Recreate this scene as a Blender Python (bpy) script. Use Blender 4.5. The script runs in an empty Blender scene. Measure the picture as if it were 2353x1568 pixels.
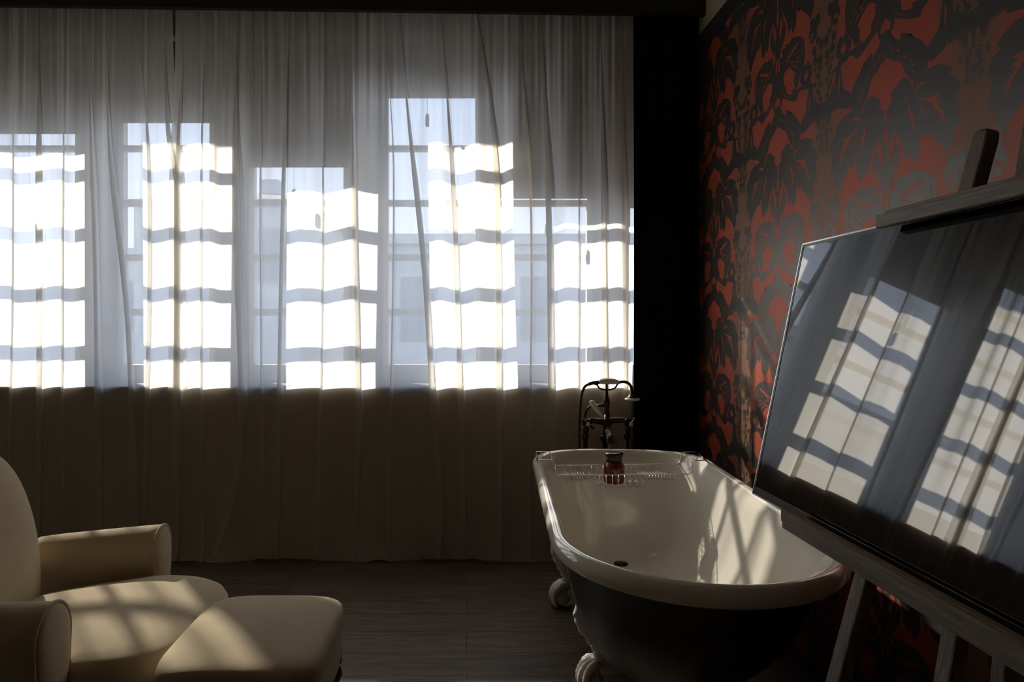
import bpy, bmesh, math, random
from mathutils import Vector, Matrix
random.seed(7)
S = bpy.context.scene
COL = S.collection
PI = math.pi
F = 2353 * 24 / 36.0           # focal length in pixels of the 2353 px frame
VX, VY, H = 1072.0, 748.0, 1.15

# ------------------------------------------------------------------ camera
cam = bpy.data.cameras.new('camera')
cam.lens = 24; cam.sensor_width = 36
cam.shift_x = (1176.5 - VX) / 2353.0
cam.shift_y = -(784.0 - VY) / 2353.0
cam.clip_start = 0.05
camo = bpy.data.objects.new('camera', cam); COL.objects.link(camo)
camo.location = (0, 0, H); camo.rotation_euler = (PI / 2, 0, 0)
S.camera = camo
S.view_settings.view_transform = 'Standard'
S.view_settings.look = 'None'
S.view_settings.exposure = 0.70
S.view_settings.gamma = 1.0
S.view_settings.use_curve_mapping = False
S.cycles.use_denoising = True
S.cycles.max_bounces = 14
S.cycles.diffuse_bounces = 7
S.cycles.transparent_max_bounces = 24
S.cycles.sample_clamp_indirect = 6.0
S.cycles.caustics_reflective = False
S.cycles.caustics_refractive = False

# ------------------------------------------------------------------ sky and sun
SKY = 2.2
SUN = 13.0
w = bpy.data.worlds.new('sky'); S.world = w; w.use_nodes = True
nt = w.node_tree; nt.nodes.clear()
o_ = nt.nodes.new('ShaderNodeOutputWorld'); b_ = nt.nodes.new('ShaderNodeBackground')
tc = nt.nodes.new('ShaderNodeTexCoord'); sp = nt.nodes.new('ShaderNodeSeparateXYZ')
cr = nt.nodes.new('ShaderNodeValToRGB')
nt.links.new(tc.outputs['Generated'], sp.inputs[0]); nt.links.new(sp.outputs['Z'], cr.inputs[0])
cr.color_ramp.elements[0].position = 0.0; cr.color_ramp.elements[0].color = (0.80, 0.87, 0.98, 1)
cr.color_ramp.elements[1].position = 0.7; cr.color_ramp.elements[1].color = (0.30, 0.48, 0.85, 1)
nt.links.new(cr.outputs[0], b_.inputs[0]); b_.inputs[1].default_value = SKY
nt.links.new(b_.outputs[0], o_.inputs[0])
sun = bpy.data.lights.new('sun', 'SUN'); sun.energy = SUN; sun.angle = math.radians(1.0); sun.color = (1.0, 0.90, 0.74)
suno = bpy.data.objects.new('sun', sun); COL.objects.link(suno)
SD = Vector((0.212, -0.28, -0.2056)).normalized()
suno.rotation_euler = (-SD).to_track_quat('Z', 'Y').to_euler(); suno.location = (-4, 9, 6)

# ------------------------------------------------------------------ helpers
def at(x, y, d):
    """world point seen at pixel x,y at depth d"""
    return Vector(((x - VX) / F * d, d, H - (y - VY) / F * d))

def link(name, me, parent=None, mats=()):
    o = bpy.data.objects.new(name, me); COL.objects.link(o)
    for m in mats: me.materials.append(m)
    if parent is not None: o.parent = parent
    return o

def tag(o, label=None, cat=None, group=None, kind=None):
    if label: o['label'] = label
    if cat: o['category'] = cat
    if group: o['group'] = group
    if kind: o['kind'] = kind
    return o

def empty(name, loc=(0, 0, 0), rz=0.0):
    o = bpy.data.objects.new(name, None); COL.objects.link(o)
    o.location = loc; o.rotation_euler = (0, 0, rz); o.empty_display_size = 0.1
    return o

def shade(me, smooth=True):
    for p in me.polygons: p.use_smooth = smooth

class MB:
    """collects shapes into one mesh"""
    def __init__(s): s.v = []; s.f = []; s.m = []; s.s = []
    def add(s, vs, fs, mi=0, smooth=False):
        b = len(s.v); s.v += [tuple(v) for v in vs]
        for f in fs: s.f.append([i + b for i in f]); s.m.append(mi); s.s.append(smooth)
    def box(s, x0, x1, y0, y1, z0, z1, mi=0, M=None):
        vs = [Vector((x, y, z)) for x in (x0, x1) for y in (y0, y1) for z in (z0, z1)]
        if M is not None: vs = [M @ v for v in vs]
        s.add(vs, [(0, 1, 3, 2), (4, 6, 7, 5), (0, 4, 5, 1), (2, 3, 7, 6), (0, 2, 6, 4), (1, 5, 7, 3)], mi)
    def rings(s, rs, cap0=True, cap1=True, closed=True, mi=0, smooth=True):
        n = len(rs[0]); vs = [p for r in rs for p in r]; fs = []
        for i in range(len(rs) - 1):
            for j in range(n if closed else n - 1):
                k = (j + 1) % n
                fs.append((i * n + j, i * n + k, (i + 1) * n + k, (i + 1) * n + j))
        if cap0:
            c = sum((Vector(p) for p in rs[0]), Vector()) / n; vs.append(c); ci = len(vs) - 1
            for j in range(n): fs.append((ci, (j + 1) % n, j))
        if cap1:
            c = sum((Vector(p) for p in rs[-1]), Vector()) / n; vs.append(c); ci = len(vs) - 1; b = (len(rs) - 1) * n
            for j in range(n): fs.append((ci, b + j, b + (j + 1) % n))
        s.add(vs, fs, mi, smooth)
    def tube(s, pts, r, n=10, closed=False, mi=0, caps=True, squash=None):
        pts = [Vector(p) for p in pts]; N = len(pts)
        rr = r if isinstance(r, (list, tuple)) else [r] * N
        T = []
        for i in range(N):
            a = pts[(i - 1) % N] if (closed or i > 0) else pts[0]
            b = pts[(i + 1) % N] if (closed or i < N - 1) else pts[-1]
            t = b - a
            T.append(t.normalized() if t.length > 1e-9 else Vector((0, 0, 1)))
        up = Vector((0, 0, 1)) if abs(T[0].z) < 0.9 else Vector((0, 1, 0))
        u = T[0].cross(up).normalized(); rs = []
        for i in range(N):
            u = (u - T[i] * u.dot(T[i])).normalized(); v = T[i].cross(u)
            sq = squash or (1, 1)
            rs.append([pts[i] + (u * math.cos(2 * PI * j / n) * sq[0] + v * math.sin(2 * PI * j / n) * sq[1]) * rr[i] for j in range(n)])
        if closed: rs.append(rs[0]); s.rings(rs, False, False, True, mi)
        else: s.rings(rs, caps, caps, True, mi)
    def lathe(s, prof, c=(0, 0, 0), axis=None, n=32, mi=0, caps=True):
        c = Vector(c); q = Vector((0, 0, 1)).rotation_difference(Vector(axis).normalized()) if axis is not None else None
        rs = []
        for r, h in prof:
            ring = []
            for j in range(n):
                p = Vector((r * math.cos(2 * PI * j / n), r * math.sin(2 * PI * j / n), h))
                if q: p = q @ p
                ring.append(c + p)
            rs.append(ring)
        s.rings(rs, caps, caps, True, mi)
    def ball(s, c, r, n=14, mi=0):
        c = Vector(c); r = Vector(r) if isinstance(r, (tuple, list, Vector)) else Vector((r, r, r))
        rs = []
        for i in range(1, n // 2 + 1):
            a = PI * i / (n // 2 + 1)
            rs.append([c + Vector((r.x * math.sin(a) * math.cos(2 * PI * j / n), r.y * math.sin(a) * math.sin(2 * PI * j / n), r.z * math.cos(a))) for j in range(n)])
        s.rings(rs, True, True, True, mi)
    def build(s, name, mats, parent=None, bevel=0.0, recalc=True):
        me = bpy.data.meshes.new(name); me.from_pydata(s.v, [], s.f)
        for p, mi, sm in zip(me.polygons, s.m, s.s): p.material_index = mi; p.use_smooth = sm
        if recalc:
            bm = bmesh.new(); bm.from_mesh(me); bmesh.ops.recalc_face_normals(bm, faces=bm.faces); bm.to_mesh(me); bm.free()
        me.update()
        if not isinstance(mats, (list, tuple)): mats = [mats]
        o = link(name, me, parent, mats)
        if bevel > 0:
            md = o.modifiers.new('bevel', 'BEVEL'); md.width = bevel; md.segments = 2; md.limit_method = 'ANGLE'
        return o

def interp(tab, x):
    if x <= tab[0][0]: return tab[0][1]
    for (a, va), (b, vb) in zip(tab, tab[1:]):
        if x <= b: return va + (vb - va) * (x - a) / (b - a)
    return tab[-1][1]

def smooth_tab(tab, x):
    if x <= tab[0][0]: return tab[0][1]
    n = len(tab)
    for i in range(n - 1):
        a, va = tab[i]; b, vb = tab[i + 1]
        if x <= b:
            t = (x - a) / (b - a)
            m0 = (vb - tab[max(i - 1, 0)][1]) / (b - tab[max(i - 1, 0)][0]) * (b - a)
            j = min(i + 2, n - 1); m1 = (tab[j][1] - va) / (tab[j][0] - a) * (b - a)
            return (2*t**3-3*t**2+1)*va + (t**3-2*t**2+t)*m0 + (-2*t**3+3*t**2)*vb + (t**3-t**2)*m1
    return tab[-1][1]

def spline(pts, k=8):
    P = [Vector(p) for p in pts]; out = []
    for i in range(len(P) - 1):
        p0 = P[max(i - 1, 0)]; p1 = P[i]; p2 = P[i + 1]; p3 = P[min(i + 2, len(P) - 1)]
        for j in range(k):
            t = j / k
            out.append(0.5 * ((2 * p1) + (p2 - p0) * t + (2*p0 - 5*p1 + 4*p2 - p3) * t*t + (-p0 + 3*p1 - 3*p2 + p3) * t**3))
    out.append(P[-1]); return out

# ------------------------------------------------------------------ materials
def mat(name, col, rough=0.6, metal=0.0, spec=0.5, bump=0.0, bscale=200.0, var=0.0, vscale=6.0, coat=0.0, ior=None, stretch=(1, 1, 1), sheen=0.0):
    m = bpy.data.materials.new(name); m.use_nodes = True
    n = m.node_tree; p = n.nodes['Principled BSDF']
    p.inputs['Base Color'].default_value = (*col, 1); p.inputs['Roughness'].default_value = rough
    p.inputs['Metallic'].default_value = metal; p.inputs['Specular IOR Level'].default_value = spec
    p.inputs['Coat Weight'].default_value = coat
    p.inputs['Sheen Weight'].default_value = sheen
    if ior: p.inputs['IOR'].default_value = ior
    t = n.nodes.new('ShaderNodeTexCoord'); mp = n.nodes.new('ShaderNodeMapping'); mp.inputs['Scale'].default_value = stretch
    n.links.new(t.outputs['Object'], mp.inputs[0])
    if bump > 0:
        ns = n.nodes.new('ShaderNodeTexNoise'); ns.inputs['Scale'].default_value = bscale; ns.inputs['Detail'].default_value = 3
        n.links.new(mp.outputs[0], ns.inputs[0])
        bp = n.nodes.new('ShaderNodeBump'); bp.inputs['Strength'].default_value = bump; bp.inputs['Distance'].default_value = 0.002
        n.links.new(ns.outputs[0], bp.inputs['Height']); n.links.new(bp.outputs[0], p.inputs['Normal'])
    if var > 0:
        ns = n.nodes.new('ShaderNodeTexNoise'); ns.inputs['Scale'].default_value = vscale; ns.inputs['Detail'].default_value = 5
        n.links.new(mp.outputs[0], ns.inputs[0])
        r = n.nodes.new('ShaderNodeValToRGB')
        r.color_ramp.elements[0].position = 0.3; r.color_ramp.elements[1].position = 0.7
        r.color_ramp.elements[0].color = (*[c * (1 - var) for c in col], 1); r.color_ramp.elements[1].color = (*[min(1, c * (1 + var)) for c in col], 1)
        n.links.new(ns.outputs[0], r.inputs[0]); n.links.new(r.outputs[0], p.inputs['Base Color'])
    return m

def glass_mat(name, tint=(1, 1, 1), fac=0.06):
    m = bpy.data.materials.new(name); m.use_nodes = True; n = m.node_tree; n.nodes.clear()
    o = n.nodes.new('ShaderNodeOutputMaterial'); mx = n.nodes.new('ShaderNodeMixShader')
    a = n.nodes.new('ShaderNodeBsdfTransparent'); a.inputs[0].default_value = (*tint, 1)
    g = n.nodes.new('ShaderNodeBsdfGlossy'); g.inputs['Roughness'].default_value = 0.02
    mx.inputs[0].default_value = fac
    n.links.new(a.outputs[0], mx.inputs[1]); n.links.new(g.outputs[0], mx.inputs[2]); n.links.new(mx.outputs[0], o.inputs[0])
    return m

def sheer_mat():
    m = bpy.data.materials.new('sheer voile'); m.use_nodes = True; n = m.node_tree; n.nodes.clear(); L = n.links
    o = n.nodes.new('ShaderNodeOutputMaterial')
    tr = n.nodes.new('ShaderNodeBsdfTransparent'); tr.inputs[0].default_value = (0.97, 0.97, 0.97, 1)
    tl = n.nodes.new('ShaderNodeBsdfTranslucent'); tl.inputs[0].default_value = (0.86, 0.845, 0.81, 1)
    df = n.nodes.new('ShaderNodeBsdfDiffuse'); df.inputs[0].default_value = (0.80, 0.775, 0.73, 1)
    m1 = n.nodes.new('ShaderNodeMixShader'); m1.inputs[0].default_value = 0.40
    L.new(tl.outputs[0], m1.inputs[1]); L.new(df.outputs[0], m1.inputs[2])
    lw = n.nodes.new('ShaderNodeLayerWeight'); lw.inputs[0].default_value = 0.5
    mr = n.nodes.new('ShaderNodeMapRange'); mr.inputs['From Min'].default_value = 0.0; mr.inputs['From Max'].default_value = 0.85
    mr.inputs['To Min'].default_value = 0.71; mr.inputs['To Max'].default_value = 0.97
    L.new(lw.outputs['Facing'], mr.inputs[0])
    tx = n.nodes.new('ShaderNodeTexCoord'); mp = n.nodes.new('ShaderNodeMapping'); mp.inputs['Scale'].default_value = (60, 60, 1.2)
    ns = n.nodes.new('ShaderNodeTexNoise'); ns.inputs['Scale'].default_value = 3.0; ns.inputs['Detail'].default_value = 4
    L.new(tx.outputs['Object'], mp.inputs[0]); L.new(mp.outputs[0], ns.inputs[0])
    ma = n.nodes.new('ShaderNodeMath'); ma.operation = 'MULTIPLY_ADD'; ma.inputs[1].default_value = 0.06; 
    L.new(ns.outputs[0], ma.inputs[0]); L.new(mr.outputs[0], ma.inputs[2])
    m2 = n.nodes.new('ShaderNodeMixShader')
    L.new(ma.outputs[0], m2.inputs[0]); L.new(tr.outputs[0], m2.inputs[1]); L.new(m1.outputs[0], m2.inputs[2]); L.new(m2.outputs[0], o.inputs[0])
    return m

def wood_floor():
    m = bpy.data.materials.new('dark oak boards'); m.use_nodes = True; n = m.node_tree; L = n.links; p = n.nodes['Principled BSDF']
    t = n.nodes.new('ShaderNodeTexCoord')
    br = n.nodes.new('ShaderNodeTexBrick'); br.inputs['Scale'].default_value = 1.0
    br.inputs['Brick Width'].default_value = 2.1; br.inputs['Row Height'].default_value = 0.16; br.inputs['Mortar Size'].default_value = 0.0016
    br.offset = 0.37
    br.inputs['Color1'].default_value = (0.115, 0.088, 0.066, 1); br.inputs['Color2'].default_value = (0.065, 0.050, 0.040, 1); br.inputs['Mortar'].default_value = (0.008, 0.007, 0.006, 1)
    L.new(t.outputs['Object'], br.inputs[0])
    mp = n.nodes.new('ShaderNodeMapping'); mp.inputs['Scale'].default_value = (1.4, 16, 1)
    ns = n.nodes.new('ShaderNodeTexNoise'); ns.inputs['Scale'].default_value = 3.2; ns.inputs['Detail'].default_value = 8; ns.inputs['Distortion'].default_value = 1.2
    L.new(t.outputs['Object'], mp.inputs[0]); L.new(mp.outputs[0], ns.inputs[0])
    rp = n.nodes.new('ShaderNodeValToRGB'); rp.color_ramp.elements[0].position = 0.3; rp.color_ramp.elements[0].color = (0.45, 0.42, 0.4, 1)
    rp.color_ramp.elements[1].position = 0.7; rp.color_ramp.elements[1].color = (1.4, 1.35, 1.3, 1)
    L.new(ns.outputs[0], rp.inputs[0])
    mx = n.nodes.new('ShaderNodeMix'); mx.data_type = 'RGBA'; mx.blend_type = 'MULTIPLY'; mx.inputs[0].default_value = 1.0
    L.new(br.outputs[0], mx.inputs[6]); L.new(rp.outputs[0], mx.inputs[7]); L.new(mx.outputs[2], p.inputs['Base Color'])
    p.inputs['Roughness'].default_value = 0.5
    bp = n.nodes.new('ShaderNodeBump'); bp.inputs['Strength'].default_value = 0.25; bp.inputs['Distance'].default_value = 0.002
    L.new(ns.outputs[0], bp.inputs['Height']); L.new(bp.outputs[0], p.inputs['Normal'])
    return m

def wood_rail(name, c0, c1, stretch):
    m = bpy.data.materials.new(name); m.use_nodes = True; n = m.node_tree; L = n.links; p = n.nodes['Principled BSDF']
    t = n.nodes.new('ShaderNodeTexCoord'); mp = n.nodes.new('ShaderNodeMapping'); mp.inputs['Scale'].default_value = stretch
    wv = n.nodes.new('ShaderNodeTexNoise'); wv.inputs['Scale'].default_value = 4; wv.inputs['Detail'].default_value = 7; wv.inputs['Distortion'].default_value = 2.0
    L.new(t.outputs['Object'], mp.inputs[0]); L.new(mp.outputs[0], wv.inputs[0])
    rp = n.nodes.new('ShaderNodeValToRGB'); rp.color_ramp.elements[0].position = 0.35; rp.color_ramp.elements[0].color = (*c0, 1)
    rp.color_ramp.elements[1].position = 0.62; rp.color_ramp.elements[1].color = (*c1, 1)
    L.new(wv.outputs[0], rp.inputs[0]); L.new(rp.outputs[0], p.inputs['Base Color']); p.inputs['Roughness'].default_value = 0.55
    bp = n.nodes.new('ShaderNodeBump'); bp.inputs['Strength'].default_value = 0.5; bp.inputs['Distance'].default_value = 0.001
    L.new(wv.outputs[0], bp.inputs['Height']); L.new(bp.outputs[0], p.inputs['Normal'])
    return m

SEAM = 1.541       # depth of one seam between wallpaper drops
def paper_ground():
    """red ground, browner towards each seam, combed with fine vertical strokes"""
    m = bpy.data.materials.new('red wallpaper ground'); m.use_nodes = True; n = m.node_tree; L = n.links; p = n.nodes['Principled BSDF']
    t = n.nodes.new('ShaderNodeTexCoord'); sx = n.nodes.new('ShaderNodeSeparateXYZ'); L.new(t.outputs['Object'], sx.inputs[0])
    a = n.nodes.new('ShaderNodeMath'); a.operation = 'SUBTRACT'; a.inputs[1].default_value = SEAM; L.new(sx.outputs['Y'], a.inputs[0])
    b = n.nodes.new('ShaderNodeMath'); b.operation = 'PINGPONG'; b.inputs[1].default_value = 0.3235; L.new(a.outputs[0], b.inputs[0])
    mp = n.nodes.new('ShaderNodeMapping'); mp.inputs['Scale'].default_value = (1, 160, 9)
    ns = n.nodes.new('ShaderNodeTexNoise'); ns.inputs['Scale'].default_value = 2.0; ns.inputs['Detail'].default_value = 6
    L.new(t.outputs['Object'], mp.inputs[0]); L.new(mp.outputs[0], ns.inputs[0])
    n2 = n.nodes.new('ShaderNodeTexNoise'); n2.inputs['Scale'].default_value = 3.0; n2.inputs['Detail'].default_value = 3
    L.new(t.outputs['Object'], n2.inputs[0])
    c = n.nodes.new('ShaderNodeMath'); c.operation = 'MULTIPLY_ADD'; c.inputs[1].default_value = 0.10; L.new(ns.outputs[0], c.inputs[0]); L.new(b.outputs[0], c.inputs[2])
    c2 = n.nodes.new('ShaderNodeMath'); c2.operation = 'MULTIPLY_ADD'; c2.inputs[1].default_value = 0.08; L.new(n2.outputs[0], c2.inputs[0]); L.new(c.outputs[0], c2.inputs[2])
    rp = n.nodes.new('ShaderNodeValToRGB')
    e = rp.color_ramp.elements
    e[0].position = 0.12; e[0].color = (0.20, 0.105, 0.068, 1)
    e[1].position = 0.24; e[1].color = (0.40, 0.080, 0.045, 1)
    L.new(c2.outputs[0], rp.inputs[0]); L.new(rp.outputs[0], p.inputs['Base Color'])
    p.inputs['Roughness'].default_value = 0.5; p.inputs['Metallic'].default_value = 0.25
    bp = n.nodes.new('ShaderNodeBump'); bp.inputs['Strength'].default_value = 0.25; bp.inputs['Distance'].default_value = 0.001
    L.new(ns.outputs[0], bp.inputs['Height']); L.new(bp.outputs[0], p.inputs['Normal'])
    return m

M = {}
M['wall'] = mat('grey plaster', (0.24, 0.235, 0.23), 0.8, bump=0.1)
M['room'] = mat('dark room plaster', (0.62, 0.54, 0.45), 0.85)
M['ceil'] = mat('cream plaster', (0.55, 0.49, 0.38), 0.85, var=0.06)
M['black'] = mat('black paint', (0.018, 0.017, 0.015), 0.75)
M['blackcloth'] = mat('black velvet', (0.010, 0.009, 0.009), 0.95, spec=0.15, bump=0.3, bscale=500)
M['dado'] = mat('painted panel', (0.50, 0.44, 0.39), 0.8)
M['floor'] = wood_floor()
M['frame'] = mat('white window paint', (0.62, 0.63, 0.64), 0.5)
M['blind'] = mat('grey blind cloth', (0.10, 0.085, 0.072), 0.9)
M['blindbar'] = mat('blind bar', (0.3, 0.3, 0.3), 0.5)
M['glass'] = glass_mat('window glass')
M['sheer'] = sheer_mat()
M['ground'] = paper_ground()
M['ink'] = mat('pewter ink', (0.090, 0.085, 0.082), 0.38, metal=0.6, spec=0.6, bump=0.15, bscale=700)
M['enamel'] = mat('white enamel', (0.80, 0.775, 0.71), 0.12, coat=0.5)
M['footenamel'] = mat('white cast iron', (0.72, 0.69, 0.64), 0.22, coat=0.4)
M['tubblack'] = mat('black tub paint', (0.016, 0.016, 0.015), 0.45, spec=0.4)
M['bronze'] = mat('oiled bronze', (0.035, 0.028, 0.023), 0.38, metal=0.6)
M['porcelain'] = mat('porcelain', (0.75, 0.72, 0.66), 0.2)
M['chrome'] = mat('chrome', (0.72, 0.72, 0.70), 0.14, metal=1.0)
M['upholstery'] = mat('beige wool', (0.56, 0.47, 0.33), 0.92, spec=0.2, bump=0.5, bscale=900, var=0.05, vscale=9, sheen=0.15)
M['darkwood'] = mat('dark turned wood', (0.05, 0.03, 0.018), 0.35, var=0.3, vscale=20)
M['brass'] = mat('brass', (0.75, 0.52, 0.22), 0.3, metal=1.0)
M['screen'] = mat('screen glass', (0.004, 0.004, 0.005), 0.018, ior=2.15)
M['bezel'] = mat('black plastic', (0.008, 0.008, 0.008), 0.25)
M['silver'] = mat('silver trim', (0.62, 0.63, 0.65), 0.25, metal=1.0)
M['easel'] = wood_rail('grey brown oak', (0.125, 0.105, 0.09), (0.235, 0.20, 0.172), (14, 1.2, 22))
M['easelup'] = wood_rail('grey brown oak upright', (0.125, 0.105, 0.09), (0.235, 0.20, 0.172), (14, 18, 1.2))
M['lid'] = mat('black glass lid', (0.012, 0.010, 0.009), 0.12)
M['amber'] = None
M['stone'] = mat('pale render', (0.55, 0.55, 0.53), 0.9, var=0.1, vscale=2)
M['roof'] = mat('roof tile', (0.30, 0.24, 0.20), 0.9, var=0.2, vscale=4)
M['paving'] = mat('terrace paving', (0.13, 0.13, 0.13), 0.9, var=0.1, vscale=1)
M['drain'] = mat('dark drain', (0.03, 0.028, 0.025), 0.5, metal=0.5)
ma = bpy.data.materials.new('amber glass'); ma.use_nodes = True
p_ = ma.node_tree.nodes['Principled BSDF']; p_.inputs['Base Color'].default_value = (0.20, 0.025, 0.008, 1)
p_.inputs['Roughness'].default_value = 0.08; p_.inputs['Transmission Weight'].default_value = 0.35; p_.inputs['IOR'].default_value = 1.5
M['amber'] = ma

# ------------------------------------------------------------------ the room
D = 3.36            # curtain depth
G = 3.64            # glass depth
XW = 1.146          # right wall
XL, YB, CZ = -3.6, -2.6, 3.05
def struct(o): o['kind'] = 'structure'; return o

m = MB(); m.box(XL, XW + .1, YB, 3.70, -0.05, 0); struct(m.build('floor', M['floor']))
m = MB(); m.box(XL, XW + .1, YB, 3.70, CZ, CZ + .05); struct(m.build('ceiling', M['ceil']))
m = MB(); m.box(XL - .1, XL, YB, 3.70, 0, CZ); struct(m.build('wall_left', M['room']))
m = MB(); m.box(XL - .1, XW + .1, YB - .1, YB, 0, CZ); struct(m.build('wall_back', M['room']))
# right wall above the paper
m = MB(); m.box(XW, XW + .1, YB, 3.70, 2.53, CZ); struct(m.build('wall_right_upper', M['ceil']))
m = MB(); m.box(XW - .018, XW + .01, YB, 3.36, 2.505, 2.560); m.box(XW - .010, XW + .01, YB, 3.36, 2.49, 2.505)
struct(m.build('trim_1', M['black'], bevel=.003))

# window wall: ledge, piers, lintel; flush with the outside face
def wx(x): return (x - VX) / F * G
WIN = [  # left px, right px, blind bottom px (all as seen at the glass / blind), pull px (x, y) or None
    (-640, -441, 300, None), (-340, -142, 340, None),
    (-21, 178, 308, (69, 470)), (289, 485, 283, None), (587, 791, 385, (676, 450)),
    (893, 1092, 226, (982, 278)), (1148, 1347, 457, (1256, 528)), (1446, 1560, 479, None)]
ZG0, ZG1 = H - (838 - VY) / F * G, 2.52
m = MB()
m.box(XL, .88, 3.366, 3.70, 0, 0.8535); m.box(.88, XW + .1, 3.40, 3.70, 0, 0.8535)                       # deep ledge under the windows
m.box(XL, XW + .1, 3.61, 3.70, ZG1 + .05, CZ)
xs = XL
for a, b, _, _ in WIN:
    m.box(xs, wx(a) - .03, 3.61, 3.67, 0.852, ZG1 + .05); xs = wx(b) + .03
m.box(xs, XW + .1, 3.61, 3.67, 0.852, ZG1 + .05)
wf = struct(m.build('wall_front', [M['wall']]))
# dark panelling on the room side of the ledge
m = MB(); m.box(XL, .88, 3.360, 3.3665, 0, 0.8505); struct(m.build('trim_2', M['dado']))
# roof overhang outside
m = MB()
m.add([Vector(v) for v in ((XL-2, 3.69, 2.80), (XW+3, 3.69, 2.80), (XW+3, 4.11, 2.59), (XL-2, 4.11, 2.59), (XL-2, 3.69, 2.88), (XW+3, 3.69, 2.88), (XW+3, 4.13, 2.66), (XL-2, 4.13, 2.66))],
      [(0, 1, 2, 3), (7, 6, 5, 4), (0, 4, 5, 1), (3, 2, 6, 7), (0, 3, 7, 4), (1, 5, 6, 2)])
struct(m.build('ceiling_overhang', M['stone']))

BARS = [(208.5, 225), (334, 350.5), (459.5, 476), (584.5, 600.5), (710, 726)]
def zg(y): return H - (y - VY) / F * G
for i, (a, b, _, _) in enumerate(WIN):
    x0, x1 = wx(a), min(wx(b), XW - .03)
    e = struct(empty('window_%d' % (i + 1), ((x0 + x1) / 2, G, 0.852)))
    M_ = Matrix.Translation((-(x0 + x1) / 2, -G, -0.852))
    f = MB()
    f.box(x0 - .03, x0, 3.615, 3.665, .852, ZG1 + .05, M=M_); f.box(x1, x1 + .03, 3.615, 3.665, .852, ZG1 + .05, M=M_)
    f.box(x0, x1, 3.615, 3.665, .852, ZG0, M=M_); f.box(x0, x1, 3.615, 3.665, ZG1, ZG1 + .05, M=M_)
    f.build('window_frame', M['frame'], e, bevel=.002)
    for (ya, yb) in BARS:
        g = MB(); g.box(x0, x1, 3.615, 3.665, H - (yb - VY) / F * 3.665, H - (ya - VY) / F * 3.615, M=M_); g.build('glazing_bar', M['frame'], e)
    g = MB(); g.box(x0, x1, 3.643, 3.647, ZG0, ZG1, M=M_); g.build('window_glass', M['glass'], e)

# roller blinds with pull cords
BD = D + .222
NAMES = {2: 'leftmost window in the photo', 3: 'second window from the left', 4: 'third window from the left, where a pull weight hangs',
         5: 'fourth window from the left, raised highest of all', 6: 'fifth window from the left, beside the bath taps', 7: 'rightmost window next to the black curtain'}
for i, (a, b, yb, pull) in enumerate(WIN):
    zb = H - (yb - VY) / F * BD
    x0 = (a - 14 - VX) / F * BD; x1 = min((b + 14 - VX) / F * BD, XW - .01); xc = (x0 + x1) / 2
    e = empty('roller_blind', (xc, BD, zb))
    if i > 1: lab = 'grey roller blind over the ' + NAMES[i]
    else: lab = ['grey roller blind at the end nearest the left wall, mirrored in the television', 'grey roller blind second from the left wall, beyond the armchair'][i]
    tag(e, lab, 'blind', 'roller blinds behind the sheer curtain')
    hw = (x1 - x0) / 2
    f = MB(); f.box(-hw, hw, -.0008, .0008, .014, 2.66 - zb); f.build('blind_cloth', M['blind'], e)
    f = MB(); f.box(-hw, hw, -.004, .004, 0, .015); f.build('bottom_bar', M['blind'], e, bevel=.002)
    f = MB(); f.tube([(-hw, 0, 2.66 - zb), (hw, 0, 2.66 - zb)], .02, 14); f.build('roller', M['blindbar'], e)
    if pull:
        px, py = pull; P = at(px, py, BD); lx = P.x - xc; lz = P.z - zb
        f = MB(); f.tube([(lx, -.006, .004), (lx, -.006, lz + .03)], .0009, 6); f.build('pull_cord', M['blindbar'], e)
        f = MB(); f.lathe([(.001, .036), (.006, .034), (.0095, .027), (.0105, .0), (.0105, -.026), (.007, -.033), (.001, -.034)], (lx, -.006, lz), n=14)
        f.build('pull_weight', M['blindbar'], e)

# ------------------------------------------------------------------ pelmet, right edge black curtain
m = MB()
def pz(x): return 2.687 + (x - (-2.25)) * (-.046 / 3.34)
vs = [(XL, 3.27, pz(XL)), (XW, 3.27, pz(XW)), (XW, 3.30, pz(XW)), (XL, 3.30, pz(XL)), (XL, 3.27, CZ), (XW, 3.27, CZ), (XW, 3.30, CZ), (XL, 3.30, CZ)]
m.add([Vector(v) for v in vs], [(0, 1, 2, 3), (7, 6, 5, 4), (0, 4, 5, 1), (3, 2, 6, 7), (0, 3, 7, 4), (1, 5, 6, 2)])
struct(m.build('trim_3', M['black']))

def drape(name, x0, x1, y0, z0, z1, amp, waves, material, n=260, rows=12):
    vs = []; fs = []
    for r in range(rows + 1):
        z = z0 + (z1 - z0) * r / rows; k = 1 - .35 * r / rows
        for j in range(n + 1):
            t = j / n
            x = x0 + (x1 - x0) * t + .006 * (1 - t) * math.sin(t * 9 + z)
            y = y0 + .058 * t + amp * k * (math.sin(2 * PI * waves * t + .6 * math.sin(5 * t)) + .3 * math.sin(2 * PI * waves * 2.3 * t + z * .5))
            vs.append((x, y, z))
    for r in range(rows):
        for j in range(n): a = r * (n + 1) + j; fs.append((a, a + 1, a + n + 2, a + n + 1))
    mb = MB(); mb.add(vs, fs, 0, True); o = mb.build(name, material, recalc=False)
    sm = o.modifiers.new('thickness', 'SOLIDIFY'); sm.thickness = .003
    return o
o = drape('blackout_curtain', (1456 - VX) / F * 3.30, XW + .002, 3.308, .012, 2.70, .006, 7, M['blackcloth'])
tag(o, 'heavy black blackout curtain gathered in the corner beside the patterned wall', 'curtain')

# ------------------------------------------------------------------ sheer curtains
def amp_at(y):     # wave depth in metres down the cloth; the cloth lies flatter where it touches the ledge
    return interp([(0, .010), (200, .020), (350, .030), (500, .026), (650, .018), (780, .008), (850, .0025), (900, .002), (1000, .006), (1290, .016)], y)

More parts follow.
